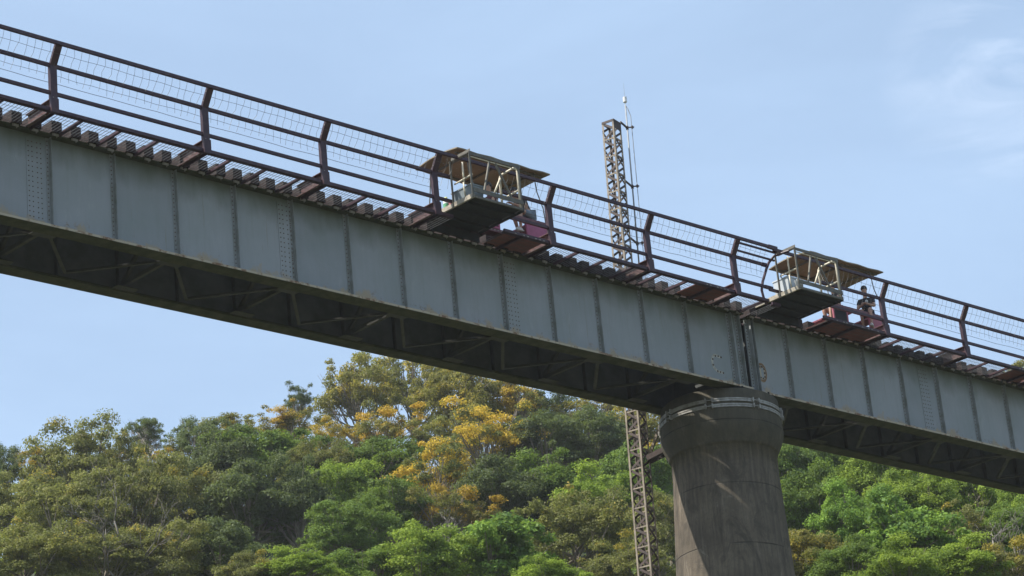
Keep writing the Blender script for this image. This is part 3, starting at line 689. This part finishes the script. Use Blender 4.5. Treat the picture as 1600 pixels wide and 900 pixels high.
# ------------------------------------------------------------------ rail carts
def rail_cart(Fm, s0, panel, label):
    t = thing('rail_cart', label, 'rail cart', Fm @ T((s0, 1.22, 2.41)), 'canopied rail carts')
    L = 2.45; W = .95
    m = MB(); m.box(0, L, -W, W, .34, .37); m.box(.0, L, -W, -W+.06, .28, .339); m.box(.0, L, W-.06, W, .28, .339)
    for x in (.1, .9, 1.6, 2.3): m.box(x, x+.06, -W+.061, W-.061, .27, .338)
    m.build('floor_frame', CARTF, t)
    for sg in (-1, 1):
        y = sg*W
        m = MB(); m.box(0, L, y-.03, y+.03, .80, .87); m.build('side_rail', CARTF, t)
        for x0, x1, frame_only in ((.10, .72, True), (1.62, 2.38, False)):
            m = MB()
            if frame_only:
                m.box(x0, x0+.05, y-.02, y+.02, .371, .799); m.box(x1-.05, x1, y-.02, y+.02, .371, .799); m.box(x0+.051, x1-.051, y-.02, y+.02, .371, .42)
                m.mi = 1; m.box(x0+.051, x1-.051, y-.008, y+.008, .421, .798)
            else:
                m.add([(x0+.02, y-.025, .371), (x1-.12, y-.025, .371), (x1, y-.025, .48), (x1, y-.025, .799), (x0, y-.025, .799),
                       (x0+.02, y+.025, .371), (x1-.12, y+.025, .371), (x1, y+.025, .48), (x1, y+.025, .799), (x0, y+.025, .799)],
                      [(4, 3, 2, 1, 0), (5, 6, 7, 8, 9), (0, 1, 6, 5), (1, 2, 7, 6), (2, 3, 8, 7), (3, 4, 9, 8), (4, 0, 5, 9)])
            m.build('side_panel', [panel, BLACK], t)
        # row of bolts along the sill
        m = MB(); x = .05
        while x < L: m.box(x, x+.05, y-.036, y-.0305, .30, .325) if sg < 0 else None; x += .11
        if sg < 0: m.build('sill_bolts', CLIP, t)
    for x in (.62, 1.78):
        m = MB(); m.box(x, x+.42, -.85, .85, .76, .80); m.bar((x+.42, 0, .80), (x+.47, 0, .98), 1.6, .04, (1, 0, 0)); m.build('bench', panel, t)
    for sg in (-1, 1):
        for x in (.35, 2.1):
            m = MB(); y = sg*.555
            for k in (0,):
                ring = [(.02, -.035), (.19, -.035), (.19, -.02), (.165, -.018), (.165, .045), (.02, .045)]
                n = 20; vs = []; fs = []
                for r, dy in ring:
                    for q in range(n): an = 2*math.pi*q/n; vs.append((x+r*math.cos(an), y+dy*sg, .165+r*math.sin(an)))
                for i in range(len(ring)-1):
                    for q in range(n): fs.append((i*n+q, i*n+(q+1) % n, (i+1)*n+(q+1) % n, (i+1)*n+q))
                m.add(vs, fs)
            m.build('wheel', BLACK, t)
    # canopy: slightly arched sheet with upturned ends, on four posts
    x0, x1, y0, y1, zc = -.30, 2.83, -.78, .76, 2.36
    m = MB(); n = 14; g = 8; vs = []
    for lay in (0, .03):
        for i in range(n+1):
            for j in range(g+1):
                u_ = i/n; v_ = j/g; zz = zc+lay+.03*math.sin(math.pi*v_)+.05*max(0, 1-u_*5)*math.sin(math.pi*v_)+.012*math.sin(u_*22)
                vs.append((x0+(x1-x0)*u_, y0+(y1-y0)*v_, zz))
    fs = []; G = g+1; O = (n+1)*G
    for i in range(n):
        for j in range(g):
            q = (i*G+j, i*G+j+1, (i+1)*G+j+1, (i+1)*G+j); fs.append(q); fs.append(tuple(k+O for k in q[::-1]))
    for i in range(n): fs.append((i*G, (i+1)*G, (i+1)*G+O, i*G+O)); fs.append(((i+1)*G+g, i*G+g, i*G+g+O, (i+1)*G+g+O))
    for j in range(g): fs.append((j+1, j, j+O, j+1+O)); fs.append((n*G+j, n*G+j+1, n*G+j+1+O, n*G+j+O))
    m.add(vs, fs); cn = m.build('canopy', CANOPY, t)
    m = MB()
    for i in range(90): m.box(*(lambda x, y, q: (x, x+.03, y, y+.03, q-.012, q-.004))(random.uniform(x0+.1, x1-.1), random.uniform(y0+.1, y1-.1), zc))  # pale dots painted as light showing through holes in the canopy
    m.build('hole_light_dot', PLANK, cn)
    m = MB()
    for y in (-.60, .60): m.box(x0+.1, x1-.1, y-.02, y+.02, zc-.045, zc-.006)
    for x in (.15, 1.25, 2.35): m.box(x-.02, x+.02, -.58, .58, zc-.05, zc-.006)
    m.build('canopy_frame', OLIVE, cn)
    for x, y in ((.1, -.66), (2.36, -.66), (.1, .66), (2.36, .66)):
        m = MB(); m.tube([(x, y*1.38, .87), (x+.02, y*1.3, 1.3), (x-.01, y*1.1, 1.8), (x, y, zc-.01)], .016, 6); m.build('canopy_post', OLIVE, t)
    return t
rail_cart(F1, 12.30, MAGENTA, 'rail cart with tan canopy and magenta side panel behind the mid-span platform')
rail_cart(F2, 4.00, REDP, 'rail cart with tan canopy and dull red side panels right of the pier')
person('person in grey shorts and white shoes leaning forward at the rear of the magenta cart', F1, 14.30, .48, 3.37, BTEE, GSHORT, True, lean=.75, arm='reach')
person('person under the canopy of the magenta cart, half hidden behind the mid-span platform', F1, 13.15, .62, 3.22, WHTEE, NAVY, False, lean=.05)
person('person in dark maroon shirt on the far rear seat of the magenta cart', F1, 14.25, 1.75, 3.22, WHTEE, NAVY, False, lean=.3)
person('person in black T-shirt with pale print, hands held forward, seated in the red cart', F2, 6.02, .58, 3.28, BTEE, NAVY, True, lean=.04, rz=math.pi+.55, arm='hold', print_=True)
person('person with short dark hair on the far rear seat of the red cart', F2, 6.00, 1.52, 3.18, WHTEE, NAVY, False, lean=.12)
person('person in the front of the red cart, seen through the right platform frame', F2, 4.85, .70, 3.22, BTEE, GSHORT, True, lean=.1)

# ------------------------------------------------------------------ lattice mast and lightning rod
base = F1 @ Vector((20.20, 3.15, .36)); az = R(12)
mast = thing('lattice_mast', 'slender four-legged steel lattice mast behind the bridge, strutted to the pier', 'mast', T(base) @ Matrix.Rotation(az, 4, 'Z'))
zt, zb2 = 8.25, -base.z-.3
def corner(k, z): 
    w_ = .265+max(0, -z)*.0035; a = -math.pi/2+k*math.pi/2; return Vector((w_*math.cos(a), w_*math.sin(a), z))
for k in range(4):
    a = -math.pi/2+k*math.pi/2; m = MB()
    for dz in ((zb2, zt),):
        p, q = corner(k, dz[0]), corner(k, dz[1]); tx = Vector((math.cos(a+2.356), math.sin(a+2.356), 0)); ty = Vector((math.cos(a-2.356), math.sin(a-2.356), 0))
        m.bar(p+tx*.024, q+tx*.024, .048, .009, tx.cross(Vector((0, 0, 1)))); m.bar(p+ty*.024, q+ty*.024, .048, .009, ty.cross(Vector((0, 0, 1))))
    m.build('leg', MAST, mast)
PZ = .53; nlev = int((zt-zb2)/PZ)
for k in range(4):
    mH = MB(); mD = mH
    for i in range(nlev):
        z0 = zt-.02-i*PZ; z1 = z0-PZ
        if z0 < -16: break
        a0, b0, a1, b1 = corner(k, z0), corner((k+1) % 4, z0), corner(k, z1), corner((k+1) % 4, z1)
        f = (a0+b0)/2; nrm = Vector((f.x, f.y, 0)).normalized()
        mH.mi = 0; mH.bar(a1*1.0, b1*1.0, .012, .036, (0, 0, 1)); mH.mi = 1
        zm = (z0+z1)/2; am, bm = corner(k, zm), corner((k+1) % 4, zm)
        mD.bar(a0-nrm*.006, bm-nrm*.006, .010, .062, nrm.cross((bm-a0).normalized())); mD.bar(bm-nrm*.009, a1-nrm*.009, .010, .062, nrm.cross((a1-bm).normalized()))
    if zb2 < -16:
        pass
    mH.build('lacing', [MAST, MASTD], mast)
m = MB()
for k in range(4): m.bar(corner(k, zt-.02), corner((k+1) % 4, zt-.02), .02, .07, (0, 0, 1))
for k in (0,): 
    a_, b_ = corner(k, zt-.13), corner((k+1) % 4, zt-.13); m.bar(a_, b_, .012, .24, (0, 0, 1))
m.build('head_plate', MASTD, mast)
mi = mast.matrix_world.inverted()
pc = mi @ (AX+Vector((0, 0, -1.13))); pd = mi @ (AX+Vector((0, 0, -.34)))
def towards(p, frm, r):
    d = Vector((frm.x-p.x, frm.y-p.y, 0)).normalized(); return Vector((p.x, p.y, p.z))+d*r
o0 = Vector((0, 0, 0))
m = MB(); e1 = towards(pc, o0, 1.56); e2 = towards(pd, o0, 1.56); side = (e1-pc).normalized().cross(Vector((0, 0, 1)))
cA = corner(1, e1.z-.15)
m.bar(cA, e1+side*.15, .05, .14); m.bar(cA-side*.3, e1-side*.18, .05, .14)
m.build('pier_strut', MASTD, mast)
m = MB(); m.angle(cA+Vector((0, 0, .04)), e2+side*.1, .09, .012); m.build('diagonal_strut', MAST, mast)

rb = mi @ (F1 @ Vector((21.08, 3.1, 5.0)))
rod = thing('lightning_rod', 'thin lightning rod with white cylinder tip rising beside the lattice mast', 'lightning rod', T(F1 @ Vector((21.0, 3.12, 5.05))))
m = MB(); m.tube([(0, 0, -.6), (0, 0, 4.25)], .022, 8); m.build('pole', CONDUIT, rod, True)
m = MB(); m.tube([(.02, 0, 4.22), (.06, -.02, 4.12), (.12, -.03, 3.9), (.13, -.03, 2.2), (.14, -.02, .1), (.15, 0, -.9), (.15, .05, -2.6)], .011, 6); m.build('down_cable', CONDUIT, rod)
m = MB(); m.tube([(0, 0, 4.25), (0, 0, 4.34)], .012, 6); m.tube([(0, 0, 4.33), (0, 0, 4.35), (0, 0, 4.50), (0, 0, 4.515)], [.03, .055, .055, .03], 14); m.build('air_terminal', WHITE, rod)
m = MB(); m.tube([(0, 0, 4.515), (0, 0, 4.95)], [.006, .003], 6); m.build('needle', CONDUIT, rod)
wl = rod.matrix_world.inverted() @ mast.matrix_world
for z in (.05, 1.75, 3.55):
    m = MB(); p = wl @ Vector((corner(1, 0).x, corner(1, 0).y, 0)); p.z = z+.03
    m.bar(p, (0, 0, z), .035, .05); m.tube([(-.05, -.03, z), (.19, -.03, z)], .02, 6); m.tube([(.0, 0, z-.05), (.0, 0, z+.05)], .038, 8); m.tube([(.135, -.03, z-.04), (.135, -.03, z+.04)], .03, 8); m.build('pole_bracket', MASTD, rod)

# ------------------------------------------------------------------ trees
LEAF = {
 'olive': leafmat('olive_foliage', (.25, .245, .072), (.145, .15, .055), (.38, .28, .04), .12),
 'khaki': leafmat('khaki_foliage', (.27, .24, .06), (.155, .15, .05), (.42, .32, .05), .30),
 'grey': leafmat('grey_green_foliage', (.13, .165, .065), (.08, .105, .045), (.1, .1, .03)),
 'green': leafmat('mid_green_foliage', (.17, .26, .045), (.09, .145, .035), (.1, .1, .03)),
 'bright': leafmat('bright_green_foliage', (.30, .40, .055), (.13, .20, .035), (.1, .1, .03), 0, .46),
 'fresh': leafmat('large_leaved_fresh_foliage', (.23, .37, .055), (.10, .19, .04), (.1, .1, .03), 0, .42),
 'yellow': leafmat('yellow_flowering_foliage', (.19, .19, .055), (.115, .13, .05), (.60, .41, .05), .60),
 'amber': leafmat('amber_foliage', (.26, .21, .055), (.15, .15, .05), (.56, .35, .045), .45),
}
def crown_mesh(seed, style):
    g = np.random.default_rng(seed)
    if style == 'dense': nc, cr, nl, ls = 125, (.09, .27), 330, .023
    elif style == 'feather': nc, cr, nl, ls = 170, (.07, .20), 240, .019
    elif style == 'airy': nc, cr, nl, ls = 80, (.08, .20), 230, .021
    else: nc, cr, nl, ls = 80, (.15, .27), 190, .040      # big leaves
    C = []; tries = 0
    while len(C) < nc and tries < 5000:
        tries += 1
        d = g.normal(size=3); d /= np.linalg.norm(d)
        if d[2] < -.75: continue
        rr = g.uniform(.45, 1.0)**.6 if style != 'airy' else g.uniform(.3, 1.0)**.6
        # uneven outline
        lob = .98+.26*math.sin(3*math.atan2(d[1], d[0])+seed)+.20*math.sin(6*d[2]+seed*2+2*d[0])+.12*g.normal()
        c = d*rr*.82*lob*np.array([1, 1, .74]); 
        if style == 'airy': c[2] += .1
        if any(np.linalg.norm(c-q) < .09 for q in C): continue
        C.append(c)
    P = []; NN = []; TT = []
    for c in C:
        r = cr[0]+(cr[1]-cr[0])*g.uniform()**1.5; m = int(nl*(r/np.mean(cr))**1.6)
        d = g.normal(size=(m, 3)); d /= np.linalg.norm(d, axis=1)[:, None]
        d[:, 2] = np.where(d[:, 2] < -.25, -d[:, 2], d[:, 2])
        # sub-lobes inside the clump
        k = 5; sd = g.normal(size=(k, 3)); sd /= np.linalg.norm(sd, axis=1)[:, None]; near = (d@sd.T).max(1)
        rad_ = r*(.72+.36*near)*g.uniform(.45, 1.22, m)
        p = c+d*rad_[:, None]*np.array([1.05, 1.05, .85])
        n = d*np.array([.8, .8, 1.0])+g.normal(size=(m, 3))*.60+np.array([0, 0, .25]); n /= np.linalg.norm(n, axis=1)[:, None]
        tone = np.stack([np.clip(np.full(m, g.uniform(0, 1))+g.normal(size=m)*.12, 0, 1), np.clip(np.full(m, g.uniform(0, 1)*.75+.25*(c[2]+.4)), 0, 1), g.uniform(0, 1, m), np.ones(m)], 1)
        P.append(p); NN.append(n); TT.append(tone)
    P = np.concatenate(P); NN = np.concatenate(NN); TT = np.concatenate(TT); m = len(P)
    a = g.normal(size=(m, 3)); a = np.cross(a, NN); a /= np.linalg.norm(a, axis=1)[:, None]; b = np.cross(NN, a)
    l = (ls*g.uniform(.6, 1.35, m))[:, None]; wd = l*.58
    V = np.stack([P-a*l, P+b*wd+NN*l*.12, P+a*l, P-b*wd-NN*l*.12], 1).reshape(-1, 3)
    me = bpy.data.meshes.new('crown'); me.vertices.add(4*m); me.vertices.foreach_set('co', V.ravel().astype(np.float32))
    me.loops.add(4*m); me.loops.foreach_set('vertex_index', np.arange(4*m, dtype=np.int32))
    me.polygons.add(m); me.polygons.foreach_set('loop_start', np.arange(0, 4*m, 4, dtype=np.int32)); me.polygons.foreach_set('loop_total', np.full(m, 4, dtype=np.int32))
    me.materials.append(LEAF['green']); me.update(calc_edges=True)
    ca = me.attributes.new('tone', 'FLOAT_COLOR', 'FACE'); ca.data.foreach_set('color', TT.ravel().astype(np.float32))
    # trunk and limbs
    mb = MB(); lean = g.uniform(-.15, .15, 2)
    top = Vector((lean[0]*.5, lean[1]*.5, -.15)); bot = Vector((-lean[0]*2, -lean[1]*2, -4.5))
    mid = (top+bot)/2+Vector((g.uniform(-.08, .08), g.uniform(-.08, .08), 0))
    tk = .05 if style != 'airy' else .038
    mb.tube([bot, (bot+mid)/2, mid, (mid+top)/2, top], [tk*1.5, tk*1.25, tk*1.1, tk, tk*.75], 7)
    idx = g.permutation(len(C))[:(26 if style != 'airy' else 40)]
    for i in idx:
        c = Vector(C[i]); st = bot.lerp(top, g.uniform(.84, 1.0)); mm = st.lerp(c, .5)+Vector((g.uniform(-.06, .06), g.uniform(-.06, .06), -.05))
        q = st.lerp(mm, .5)+Vector((g.uniform(-.04, .04), g.uniform(-.04, .04), -.02))
        mb.tube([st, q, mm, c], [tk*.55, tk*.42, tk*.3, tk*.12], 5, False)
        for _ in range(2):
            e = c+Vector(g.normal(size=3)*.13); mb.tube([mm, mm.lerp(e, .5)+Vector((0, 0, .02)), e], [tk*.2, tk*.13, tk*.06], 4, False)
    tr = mb.build('trunk', BARK, None, True); tme = tr.data; bpy.data.objects.remove(tr)
    return me, tme
VAR = {}
for st, ids in (('dense', (1, 2, 3, 4, 5)), ('feather', (11, 12, 13)), ('airy', (21, 22, 23, 24)), ('big', (31, 32))): VAR[st] = [crown_mesh(i, st) for i in ids]
def ray(x, y):
    d = cam_f*4108.75+cam_r*(x-800)-cam_u*(y-450); return d.normalized()
#  x, y, rx, ry in photograph pixels give the bearing and size; D is the real distance in metres
def bare_tree(x, y, D, h, seed, label):
    g = random.Random(seed); c = ray(x, y)*D+Vector((0, 0, H0)); gz = ground(c.x, c.y)-.3
    t = thing('bare_tree', label, 'tree', T((c.x, c.y, gz)), 'leafless trees on the hillside'); m = MB(); m2 = MB()
    top = c.z-gz
    m.tube([(0, 0, 0), (.1, 0, top*.4), (-.05, .1, top*.75), (0, 0, top)], [.13, .11, .09, .07], 7)
    def grow(mm, p, d, l, r_, n):
        q = p+d*l*.5+Vector((g.uniform(-.12, .12), g.uniform(-.12, .12), 0))*l; e = q+(d+Vector((g.uniform(-.3, .3), g.uniform(-.3, .3), g.uniform(-.1, .25)))).normalized()*l*.5
        mm.tube([p, q, e], [r_, r_*.8, r_*.6], 5)
        if n:
            for _ in range(g.choice((2, 2, 3))):
                nd = (d+Vector((g.uniform(-.9, .9), g.uniform(-.9, .9), g.uniform(-.3, .6)))).normalized(); grow(mm, e if g.random() < .6 else q, nd, l*g.uniform(.55, .8), r_*.58, n-1)
    for k in range(5): a = g.uniform(0, 6.28); grow(m2, Vector((0, 0, top*(1-.06*k))), Vector((math.cos(a)*.7, math.sin(a)*.7, .7)).normalized(), h*.42, .055, 4)
    m.build('trunk', DEADWOOD, t, True); m2.build('branches', DEADWOOD, t, True)
for a_ in ((1556, 868, 104, 3.2, 3, 'pale leafless tree in the lower right corner among green crowns'), (1545, 716, 138, 2.6, 4, 'grey leafless tree just under the girder at far right'),
           (204, 872, 108, 4.2, 5, 'leafless branching tree at the lower left'), (235, 700, 146, 1.7, 9, 'thin leafless treetop poking above the skyline at left'),
           (722, 838, 116, 2.0, 12, 'small leafless tree below the golden-yellow trees')): bare_tree(*a_)
TREES = [
 # skyline row
 (2, 742, 34, 48, 'airy', 'grey', 0, 'S'), (58, 742, 46, 40, 'airy', 'yellow', 3, 'S'), (128, 742, 84, 74, 'feather', 'olive', 0, 'S'), (190, 760, 60, 60, 'feather', 'olive', 2, 'S'),
 (226, 684, 36, 30, 'airy', 'grey', 4, 'S'), (245, 735, 46, 34, 'airy', 'amber', 8, 'S'), (303, 694, 46, 42, 'airy', 'grey', 0, 'S'), (358, 684, 58, 32, 'airy', 'khaki', 4, 'S'),
 (452, 668, 56, 28, 'airy', 'amber', 4, 'S'), (522, 700, 50, 36, 'airy', 'yellow', 0, 'S'), (468, 636, 26, 30, 'airy', 'grey', 8, 'S'),
 (560, 622, 72, 68, 'airy', 'khaki', 0, 'S'), (640, 610, 72, 64, 'airy', 'khaki', 3, 'S'), (600, 684, 62, 40, 'airy', 'amber', -3, 'S'),
 (718, 632, 74, 64, 'feather', 'khaki', 0, 'S'), (690, 690, 60, 40, 'airy', 'olive', -3, 'S'), (806, 636, 62, 50, 'airy', 'yellow', 2, 'S'), (868, 650, 52, 42, 'airy', 'grey', 6, 'S'), (930, 652, 58, 34, 'airy', 'khaki', 4, 'S'),
 (1000, 690, 60, 50, 'dense', 'khaki', 2, 'S'), (1040, 770, 60, 60, 'feather', 'yellow', 0, 'S'),
 # upper slope
 (30, 800, 70, 56, 'feather', 'olive', -6, 'U'), (418, 728, 92, 52, 'dense', 'green', -4, 'U'), (350, 742, 62, 56, 'dense', 'grey', -3, 'U'), (488, 742, 60, 46, 'feather', 'olive', -5, 'U'),
 (585, 742, 78, 42, 'dense', 'green', -4, 'U'), (770, 706, 82, 60, 'airy', 'yellow', -5, 'U'), (682, 756, 78, 60, 'airy', 'yellow', -7, 'U'), (852, 704, 70, 54, 'dense', 'grey', -5, 'U'), (920, 702, 72, 52, 'dense', 'grey', -4, 'U'), 
 (1000, 760, 70, 60, 'dense', 'green', -6, 'U'),
 # middle slope
 (110, 815, 90, 64, 'feather', 'olive', -8, 'M'), (205, 808, 80, 80, 'airy', 'olive', -9, 'M'), (290, 792, 80, 74, 'feather', 'olive', -8, 'M'), (392, 800, 82, 60, 'dense', 'grey', -8, 'M'), (470, 800, 56, 60, 'dense', 'grey', -8, 'M'),
 (530, 778, 66, 50, 'dense', 'bright', -9, 'M'), (540, 838, 66, 46, 'dense', 'green', -10, 'M'), (610, 812, 70, 56, 'dense', 'green', -9, 'M'), (700, 812, 70, 46, 'airy', 'amber', -9, 'M'), (780, 788, 76, 58, 'dense', 'grey', -9, 'M'),
 (858, 780, 74, 50, 'dense', 'green', -9, 'M'), (946, 792, 74, 46, 'dense', 'bright', -9, 'M'), (1030, 840, 60, 60, 'dense', 'olive', -8, 'M'),
 # lower slope
 (40, 886, 90, 56, 'feather', 'olive', -14, 'L'), (160, 882, 84, 50, 'feather', 'olive', -14, 'L'), (255, 880, 74, 56, 'feather', 'olive', -14, 'L'), (340, 874, 70, 54, 'dense', 'grey', -14, 'L'), (395, 906, 50, 34, 'dense', 'olive', -15, 'L'),
 (470, 894, 64, 26, 'dense', 'bright', -18, 'L'), (580, 900, 64, 36, 'dense', 'green', -14, 'L'), (660, 886, 84, 56, 'dense', 'bright', -17, 'L'), (778, 872, 84, 58, 'big', 'fresh', -17, 'L'), (900, 850, 92, 72, 'feather', 'olive', -15, 'L'),
 (985, 896, 70, 50, 'feather', 'olive', -15, 'L'), (850, 912, 60, 30, 'dense', 'bright', -18, 'L'),
 # right of the pier
 (1236, 740, 60, 54, 'dense', 'green', -6, 'RU'), (1300, 726, 64, 52, 'dense', 'green', -4, 'RU'), (1372, 756, 70, 54, 'dense', 'bright', -8, 'RU'), (1432, 742, 70, 40, 'airy', 'olive', -2, 'RU'), (1440, 792, 66, 52, 'dense', 'bright', -9, 'RU'),
 (1508, 782, 66, 48, 'dense', 'bright', -6, 'RU'), (1580, 776, 62, 48, 'airy', 'grey', -5, 'RU'), (1622, 800, 60, 50, 'dense', 'bright', -6, 'RU'),
 (1262, 812, 72, 58, 'dense', 'green', -10, 'RM'), (1340, 828, 72, 56, 'dense', 'fresh', -11, 'RM'), (1420, 852, 76, 56, 'big', 'fresh', -13, 'RM'), (1500, 846, 66, 48, 'airy', 'olive', -11, 'RM'), (1572, 846, 62, 48, 'dense', 'green', -10, 'RM'),
 (1256, 884, 68, 48, 'dense', 'khaki', -15, 'RL'), (1330, 896, 66, 44, 'dense', 'green', -15, 'RL'), (1410, 908, 70, 40, 'dense', 'bright', -16, 'RL'), (1490, 900, 70, 44, 'dense', 'bright', -16, 'RL'), (1585, 898, 70, 48, 'airy', 'khaki', -15, 'RL'),
 # high on the right, mostly behind the girders
 (1626, 616, 56, 46, 'dense', 'khaki', 6, 'T'), (1560, 668, 60, 50, 'dense', 'green', 4, 'T'), (1480, 690, 64, 46, 'dense', 'green', 2, 'T'), (1390, 690, 70, 44, 'dense', 'green', 2, 'T'), (1290, 668, 70, 44, 'dense', 'green', 4, 'T'), (1640, 700, 70, 54, 'dense', 'green', 0, 'T'),
]
LOOK = {'olive': 'olive-green feathery', 'khaki': 'khaki-green airy', 'grey': 'dark grey-green', 'green': 'mid-green leafy', 'bright': 'bright yellow-green', 'fresh': 'large-leaved fresh green', 'yellow': 'golden-yellow flowering', 'amber': 'amber-tinged thin'}
ROW = {'S': 'skyline left of pier', 'U': 'just below skyline left of pier', 'M': 'mid slope left of pier', 'L': 'bottom row left of pier', 'RU': 'under girder right of pier',
       'RM': 'mid slope right of pier', 'RL': 'bottom row right of pier', 'T': 'high behind right girder'}
ORD = ['first', 'second', 'third', 'fourth', 'fifth', 'sixth', 'seventh', 'eighth', 'ninth', 'tenth', 'eleventh', 'twelfth', 'thirteenth', 'fourteenth', 'fifteenth', 'sixteenth', 'seventeenth', 'eighteenth', 'nineteenth', 'twentieth', 'twenty-first']
rows = {}
for i, t_ in enumerate(TREES): rows.setdefault((t_[7], t_[5]), []).append(i)
cnt = {}
for i, (x, y, rx, ry, st, lf, dd, row) in enumerate(TREES):
    yy = y-(800-x)*.066*0
    D = 168-(y-600)/300*50+dd*.9
    if row[0] == 'R': D -= 6
    c = ray(x, y)*D+Vector((0, 0, H0)); s = D/4108.75
    mem = sorted(rows[(row, lf)], key=lambda j: TREES[j][0]); k = mem.index(i)
    lab = '%s tree %s' % (LOOK[lf], ROW[row]) if len(mem) == 1 else '%s tree, %s such from left, %s' % (LOOK[lf], ORD[k], ROW[row])
    gz = ground(c.x, c.y)-.3; q = cnt.get(st, 0); cnt[st] = q+1; me, tme = VAR[st][q % len(VAR[st])]
    rxm, rzm = rx*s*1.14, ry*s/.74*1.12
    zr = random.uniform(0, 6.28)
    t = thing('tree', lab, 'tree', T((c.x, c.y, min(gz, c.z-rzm))), 'trees on the hillside')
    base_z = min(gz, c.z-rzm)
    cr = bpy.data.objects.new('crown', me); COL.objects.link(cr); cr.parent = t; cr.location = (0, 0, c.z-base_z); cr.rotation_euler = (random.uniform(-.1, .1), random.uniform(-.1, .1), zr); cr.scale = (rxm, rxm, rzm)
    cr.material_slots[0].link = 'OBJECT'; cr.material_slots[0].material = LEAF[lf]
    tr = bpy.data.objects.new('trunk', tme); COL.objects.link(tr); tr.parent = t; tr.location = (0, 0, c.z-base_z); tr.rotation_euler = (0, 0, zr); tr.scale = (rxm, rxm, rzm)

HZ = bpy.data.materials.new('thin_valley_haze'); HZ.use_nodes = True; ht = HZ.node_tree; ht.nodes.clear()
ho = ht.nodes.new('ShaderNodeOutputMaterial'); hv = ht.nodes.new('ShaderNodeVolumePrincipled'); hv.inputs['Density'].default_value = .00022
hv.inputs['Color'].default_value = (.93, .96, 1, 1); hv.inputs['Anisotropy'].default_value = .2; ht.links.new(hv.outputs[0], ho.inputs['Volume'])
m = MB(); m.box(-4100, 4100, -4100, 4100, -12, 110); tag(m.build('haze', HZ), 'thin pale haze filling the valley', 'haze', kind='stuff')

# undergrowth covering the slope between the trees
g = np.random.default_rng(5); n = 90000
az_ = g.uniform(-R(16), R(16), n); rr_ = np.sqrt(g.uniform(96**2, 190**2, n))
X = rr_*np.sin(az_); Y = rr_*np.cos(az_)
# coarse lookup of the terrain
ga = np.linspace(-R(17), R(17), 60); gr = np.linspace(92, 195, 60); Z = np.array([[ground(r*math.sin(a), r*math.cos(a)) for r in gr] for a in ga])
ia = (az_-ga[0])/(ga[1]-ga[0]); ir = (rr_-gr[0])/(gr[1]-gr[0]); a0 = ia.astype(int); r0 = ir.astype(int); fa = ia-a0; fr = ir-r0
ZZ = Z[a0, r0]*(1-fa)*(1-fr)+Z[a0+1, r0]*fa*(1-fr)+Z[a0, r0+1]*(1-fa)*fr+Z[a0+1, r0+1]*fa*fr
bump_ = 1.2+1.0*np.sin(X*.9+np.cos(Y*.7)*2)*np.cos(Y*.8)
ZZ = ZZ+g.uniform(.1, 1, n)**.5*bump_
P = np.stack([X, Y, ZZ], 1); nn = g.normal(size=(n, 3))*.6+np.array([0, -.3, .8]); nn /= np.linalg.norm(nn, axis=1)[:, None]
a = np.cross(g.normal(size=(n, 3)), nn); a /= np.linalg.norm(a, axis=1)[:, None]; b = np.cross(nn, a); l = g.uniform(.10, .24, n)[:, None]
V = np.stack([P-a*l, P+b*l*.6, P+a*l, P-b*l*.6], 1).reshape(-1, 3)
me = bpy.data.meshes.new('undergrowth'); me.vertices.add(4*n); me.vertices.foreach_set('co', V.ravel().astype(np.float32)); me.loops.add(4*n); me.loops.foreach_set('vertex_index', np.arange(4*n, dtype=np.int32))
me.polygons.add(n); me.polygons.foreach_set('loop_start', np.arange(0, 4*n, 4, dtype=np.int32)); me.polygons.foreach_set('loop_total', np.full(n, 4, dtype=np.int32)); me.materials.append(LEAF['green']); me.update(calc_edges=True)
ca = me.attributes.new('tone', 'FLOAT_COLOR', 'FACE'); TT = np.stack([g.uniform(0, 1, n), np.zeros(n), g.uniform(0, 1, n), np.ones(n)], 1); ca.data.foreach_set('color', TT.ravel().astype(np.float32))
o = bpy.data.objects.new('undergrowth', me); COL.objects.link(o); tag(o, 'low dark green undergrowth covering the slope between the trees', 'undergrowth', kind='stuff')
